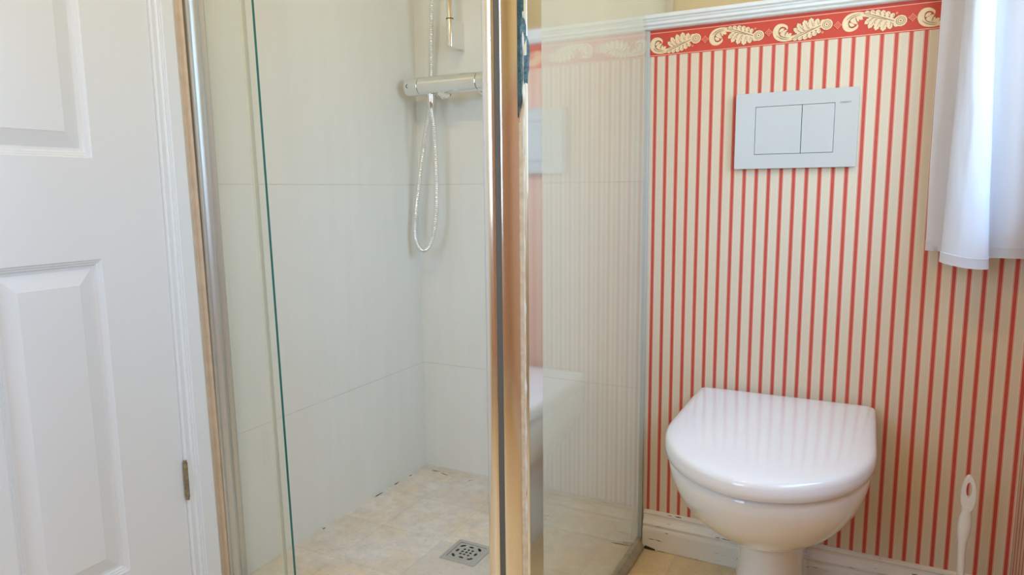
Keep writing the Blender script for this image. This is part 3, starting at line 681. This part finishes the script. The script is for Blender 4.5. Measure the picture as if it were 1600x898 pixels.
bw.build('bowl', M['ceramic'], tl, angle=60)
# mounting block from bowl to wall, above the baseboard
MB().rings([dshape(a, -.0008, -.012, -.030, z, n=12, r=.004) for z, a in ((.115, .058), (.21, .072), (.26, .105), (.32, .15), (.40, .172))]).build('wall_mount', M['ceramic'], tl, angle=60)
MB().rings([dshape(a, yb, yc, yf, z) for z, a, yb, yc, yf in ((.4100, .1790, -.045, -.275, -.522), (.4110, .1815, -.043, -.275, -.526), (.4200, .1815, -.043, -.275, -.526), (.4220, .1790, -.045, -.275, -.522))]).build('seat', M['seat'], tl, angle=60)
LD = [(.4115, .1875, -.0155, -.278, -.5330), (.4125, .1890, -.0140, -.278, -.5345), (.4240, .1895, -.0125, -.278, -.5352), (.4330, .1892, -.0120, -.278, -.5345), (.4390, .1875, -.0125, -.278, -.5320), (.4430, .1835, -.0140, -.277, -.5270), (.4452, .1750, -.0170, -.276, -.5195), (.4465, .1660, -.024, -.274, -.508), (.4475, .145, -.04, -.27, -.48), (.4482, .11, -.07, -.26, -.43), (.4487, .06, -.12, -.24, -.35), (.4488, .02, -.17, -.22, -.27)]
lid = MB().rings([dshape(a, yb, yc, yf, z, r=max(.006, .016 - i * .001)) for i, (z, a, yb, yc, yf) in enumerate(LD)], cap0=False)
lid.rings([dshape(a, yb, yc, yf, z, r=.012) for z, a, yb, yc, yf in ((.4115, .1875, -.0155, -.278, -.5330), (.4115, .1826, -.018, -.278, -.5300), (.4235, .1826, -.018, -.278, -.5300))], cap0=False)
lid.build('lid', M['seat'], tl, angle=60)['label'] = 'closed glossy white lid'
for s_ in (-1, 1): MB().cyl((TX + s_ * .075 - .02, -.032, .420), (TX + s_ * .075 + .02, -.032, .420), .009, n=20).build('hinge', M['chrome'], tl)

# ------------------------------------------------------------------ flush plate
fp = thing('flush_plate', (.331, 0, 1.04), 'white rectangular dual flush plate on the striped wallpaper', 'flush plate')
PX0, PX1, PZa, PZb = .208, .454, .9567, 1.1207
v, f = poly_holes(rrect(PX0, PX1, PZa, PZb, .003, 3), [[(.2500, .9875), (.4100, .9875), (.4100, 1.0910), (.2500, 1.0910)]], .0117, lambda a, b, c: (a, -.0120 - c, b))
MB().add(v, f).build('faceplate', M['plate'], fp, smooth=False, bevel=(.0009, 2))
MB().box(.2490, .4110, -.0030, -.0003, .9865, 1.0920).build('shadow_gap', M['gap'], fp, smooth=False)
for x0, x1, lb in ((.2508, .3449, 'wide left flush button'), (.3461, .4092, 'narrow right flush button')):
    MB().box(x0, x1, -.0122, -.0028, .9884, 1.0902).build('flush_button', M['plate'], fp, smooth=False, bevel=(.0006, 2))['label'] = lb
fc = bpy.data.curves.new('maker_lettering', 'FONT'); fc.body = 'GEBERIT'; fc.size = .0049; fc.extrude = .00008; fc.space_character = 1.12
fo = bpy.data.objects.new('maker_lettering', fc); COL.objects.link(fo); bpy.context.view_layer.update()
me = bpy.data.meshes.new_from_object(fo.evaluated_get(bpy.context.evaluated_depsgraph_get())); bpy.data.objects.remove(fo)
xm = max(v_.co.x for v_ in me.vertices)
for v_ in me.vertices: x, y, z = v_.co; v_.co = (.4185 + x * (.0220 / xm) - .331, -.01215 - z, 1.0888 + y - 1.04)
me.materials.clear(); me.materials.append(M['ink'])
lo = bpy.data.objects.new('maker_lettering', me); COL.objects.link(lo); lo.parent = fp; lo['label'] = 'tiny grey printed maker name'

# ------------------------------------------------------------------ toilet brush
BX, BY = .683, -.150
br = thing('toilet_brush', (BX, BY, 0), 'white plastic toilet brush with looped handle standing right of the toilet', 'toilet brush')
def flat_ring(z, a, b, x0=BX, n=20): return [(x0 + a * math.cos(2 * math.pi * i / n), BY + b * math.sin(2 * math.pi * i / n), z) for i in range(n)]
hd_ = MB().rings([flat_ring(z, a, b, BX + ox) for z, a, b, ox in ((.070, .0055, .0055, .003), (.21, .0066, .006, -.003), (.234, .0072, .006, -.003), (.243, .0088, .006, -.003), (.256, .0105, .0062, -.0025), (.270, .0112, .0062, -.002), (.284, .0106, .006, -.0015), (.294, .0090, .0056, -.001), (.299, .0083, .0055, -.0005), (.306, .0090, .0055, 0))])
lp = []
N_ = 28
def hz(t_): return .3375 + .0345 * math.sin(t_)
outl = [(BX + .0124 * math.cos(2 * math.pi * i / N_) * (1 - .10 * math.sin(2 * math.pi * i / N_)), .3350 + .0370 * math.sin(2 * math.pi * i / N_)) for i in range(N_)]
inn = [(BX + .0002 + .0045 * math.cos(2 * math.pi * i / N_), .3440 + .0150 * math.sin(2 * math.pi * i / N_)) for i in range(N_)]
v, f = poly_holes(outl, [inn], .0100, lambda a, b, c: (a, BY - .005 - c, b))
hm = MB().add(v, f)
hd_.build('handle', M['brush'], br, angle=60)
hm.build('hanging_loop', M['brush'], br, smooth=True, angle=40, bevel=(.0032, 4))
cupz = [(.001, .052), (.004, .055), (.10, .048), (.135, .047), (.136, .044), (.10, .0445), (.012, .049), (.010, .001)]
MB().rings([flat_ring(z, r, r, n=36) for z, r in cupz]).build('holder', M['brush'], br, angle=50)
MB().rings([flat_ring(z, r, r, n=24) for z, r in ((.02, .012), (.025, .030), (.075, .034), (.085, .014))]).build('brush_head', M['bristle'], br, angle=50)

# ------------------------------------------------------------------ curtain on a short rod in front of the wall beside the window
cu = thing('window_curtain', (.70, -.06, 1.62), 'white linen curtain panel hanging in the corner above the toilet brush', 'curtain')
ZT = 1.615
#      bottom plan (x, y, z)                         top plan (x, y)
prof_b = [(.5905, -.030, .7860), (.612, -.033, .7850), (.640, -.040, .7840), (.657, -.052, .782), (.640, -.064, .778), (.6185, -.076, .7700), (.6135, -.088, .7690), (.6300, -.101, .7645), (.655, -.107, .7600), (.680, -.103, .7585), (.6905, -.094, .7590), (.6885, -.080, .7640), (.672, -.066, .770), (.674, -.054, .774), (.700, -.050, .7765), (.730, -.055, .7765), (.757, -.049, .7765), (.779, -.052, .777)]
prof_t = [(.5880, -.034), (.602, -.037), (.620, -.042), (.632, -.052), (.628, -.062), (.6245, -.072), (.6235, -.085), (.6300, -.098), (.643, -.105), (.658, -.102), (.6690, -.094), (.6700, -.080), (.664, -.068), (.668, -.056), (.688, -.050), (.715, -.058), (.745, -.048), (.779, -.053)]
B_ = catmull(prof_b, 9); T_ = catmull([(x, y, ZT) for x, y in prof_t], 9)
rows = 46; V = []; Fc = []
for j in range(rows + 1):
    s_ = j / rows; e = min(1.0, s_ * 1.75) ; e = 1 - (1 - e) ** 1.25
    for i, (b, t_) in enumerate(zip(B_, T_)):
        z = b.z + (ZT - b.z) * s_
        wob = .0022 * noise.noise(Vector((i * .07, z * 5, 1.3))) + .0010 * noise.noise(Vector((i * .2, z * 14, 3)))
        V.append((b.x + (t_.x - b.x) * e + wob * .6, b.y + (t_.y - b.y) * e + wob, z))
nc = len(B_)
for j in range(rows):
    for i in range(nc - 1): a = j * nc + i; Fc.append((a, a + 1, a + nc + 1, a + nc))
cl = MB().add(V, Fc).build('fabric', M['cloth'], cu, angle=180)
sd = cl.modifiers.new('thickness', 'SOLIDIFY'); sd.thickness = .0009; sd.offset = 0
# hem: a turned-up band on the front of the cloth with a raised stitched top edge
hV = []; hF = []
for j, (dz, off) in enumerate(((0.0, .0012), (.0190, .0012), (.0200, .0018), (.0208, .0002))):
    for i, b in enumerate(B_):
        q = B_[min(i + 1, nc - 1)] - B_[max(i - 1, 0)]; n_ = Vector((q.y, -q.x, 0)).normalized()
        e = dz / (ZT - b.z) * 1.75 * 1.25; t_ = T_[i]
        hV.append((b.x + (t_.x - b.x) * e + n_.x * off, b.y + (t_.y - b.y) * e + n_.y * off, b.z + dz))
for j in range(3):
    for i in range(nc - 1): a = j * nc + i; hF.append((a, a + 1, a + nc + 1, a + nc))
MB().add(hV, hF).build('hem', M['cloth'], cu, angle=180)
rd = thing('curtain_rod', (XR, -.06, 1.63), 'thin white rod holding the curtain beside the window', 'curtain rod')
MB().cyl((.56, -.066, 1.628), (XR - .012, -.066, 1.628), .006, n=18).build('rod', M['paint_white'], rd)
MB().box(XR - .014, XR - .0003, -.082, -.050, 1.60, 1.656).build('bracket', M['paint_white'], rd, smooth=False, bevel=(.003, 2))
MB().tube([(.548, -.066, 1.628), (.553, -.066, 1.628), (.560, -.066, 1.628), (.564, -.066, 1.628)], [.002, .010, .010, .006], 18).build('finial', M['paint_white'], rd)

# ------------------------------------------------------------------ ceiling spots and added fill strip (out of the frame)
lm = thing('ceiling_light', (-.05, -1.25, H), 'white ceiling bar with three small round warm spots', 'ceiling light')
MB().box(-.42, .32, -1.28, -1.22, H - .022, H - .0003).build('bar', M['paint_white'], lm, smooth=False, bevel=(.004, 2))
for x in (-.34, -.05, .24):
    d = Vector((.12, .22, -1)).normalized(); c = Vector((x, -1.25, H - .03)); rr = MB()
    rr.tube([c, c + d * .03, c + d * .09, c + d * .10], [.012, .034, .044, .042], 28)
    sh = rr.build('spot_head', M['paint_white'], lm)
    MB().tube([c + d * .1005, c + d * .1020], [.038, .037], 28).build('spot_lens', M['lamp'], sh)
ml = thing('fill_light', (.05, YR, 2.02), 'added warm fill strip above the rear window', 'fill light')  # unseen strip added to fill the bowl and baseboard from the front
MB().box(-.42, .22, YR + .0003, YR + .03, 1.99, 2.05).build('back_plate', M['chrome'], ml, smooth=False, bevel=(.003, 2))
MB().box(-.41, .21, YR + .031, YR + .07, 1.985, 2.055).build('diffuser', M['lamp_fill'], ml, smooth=False, bevel=(.008, 3))
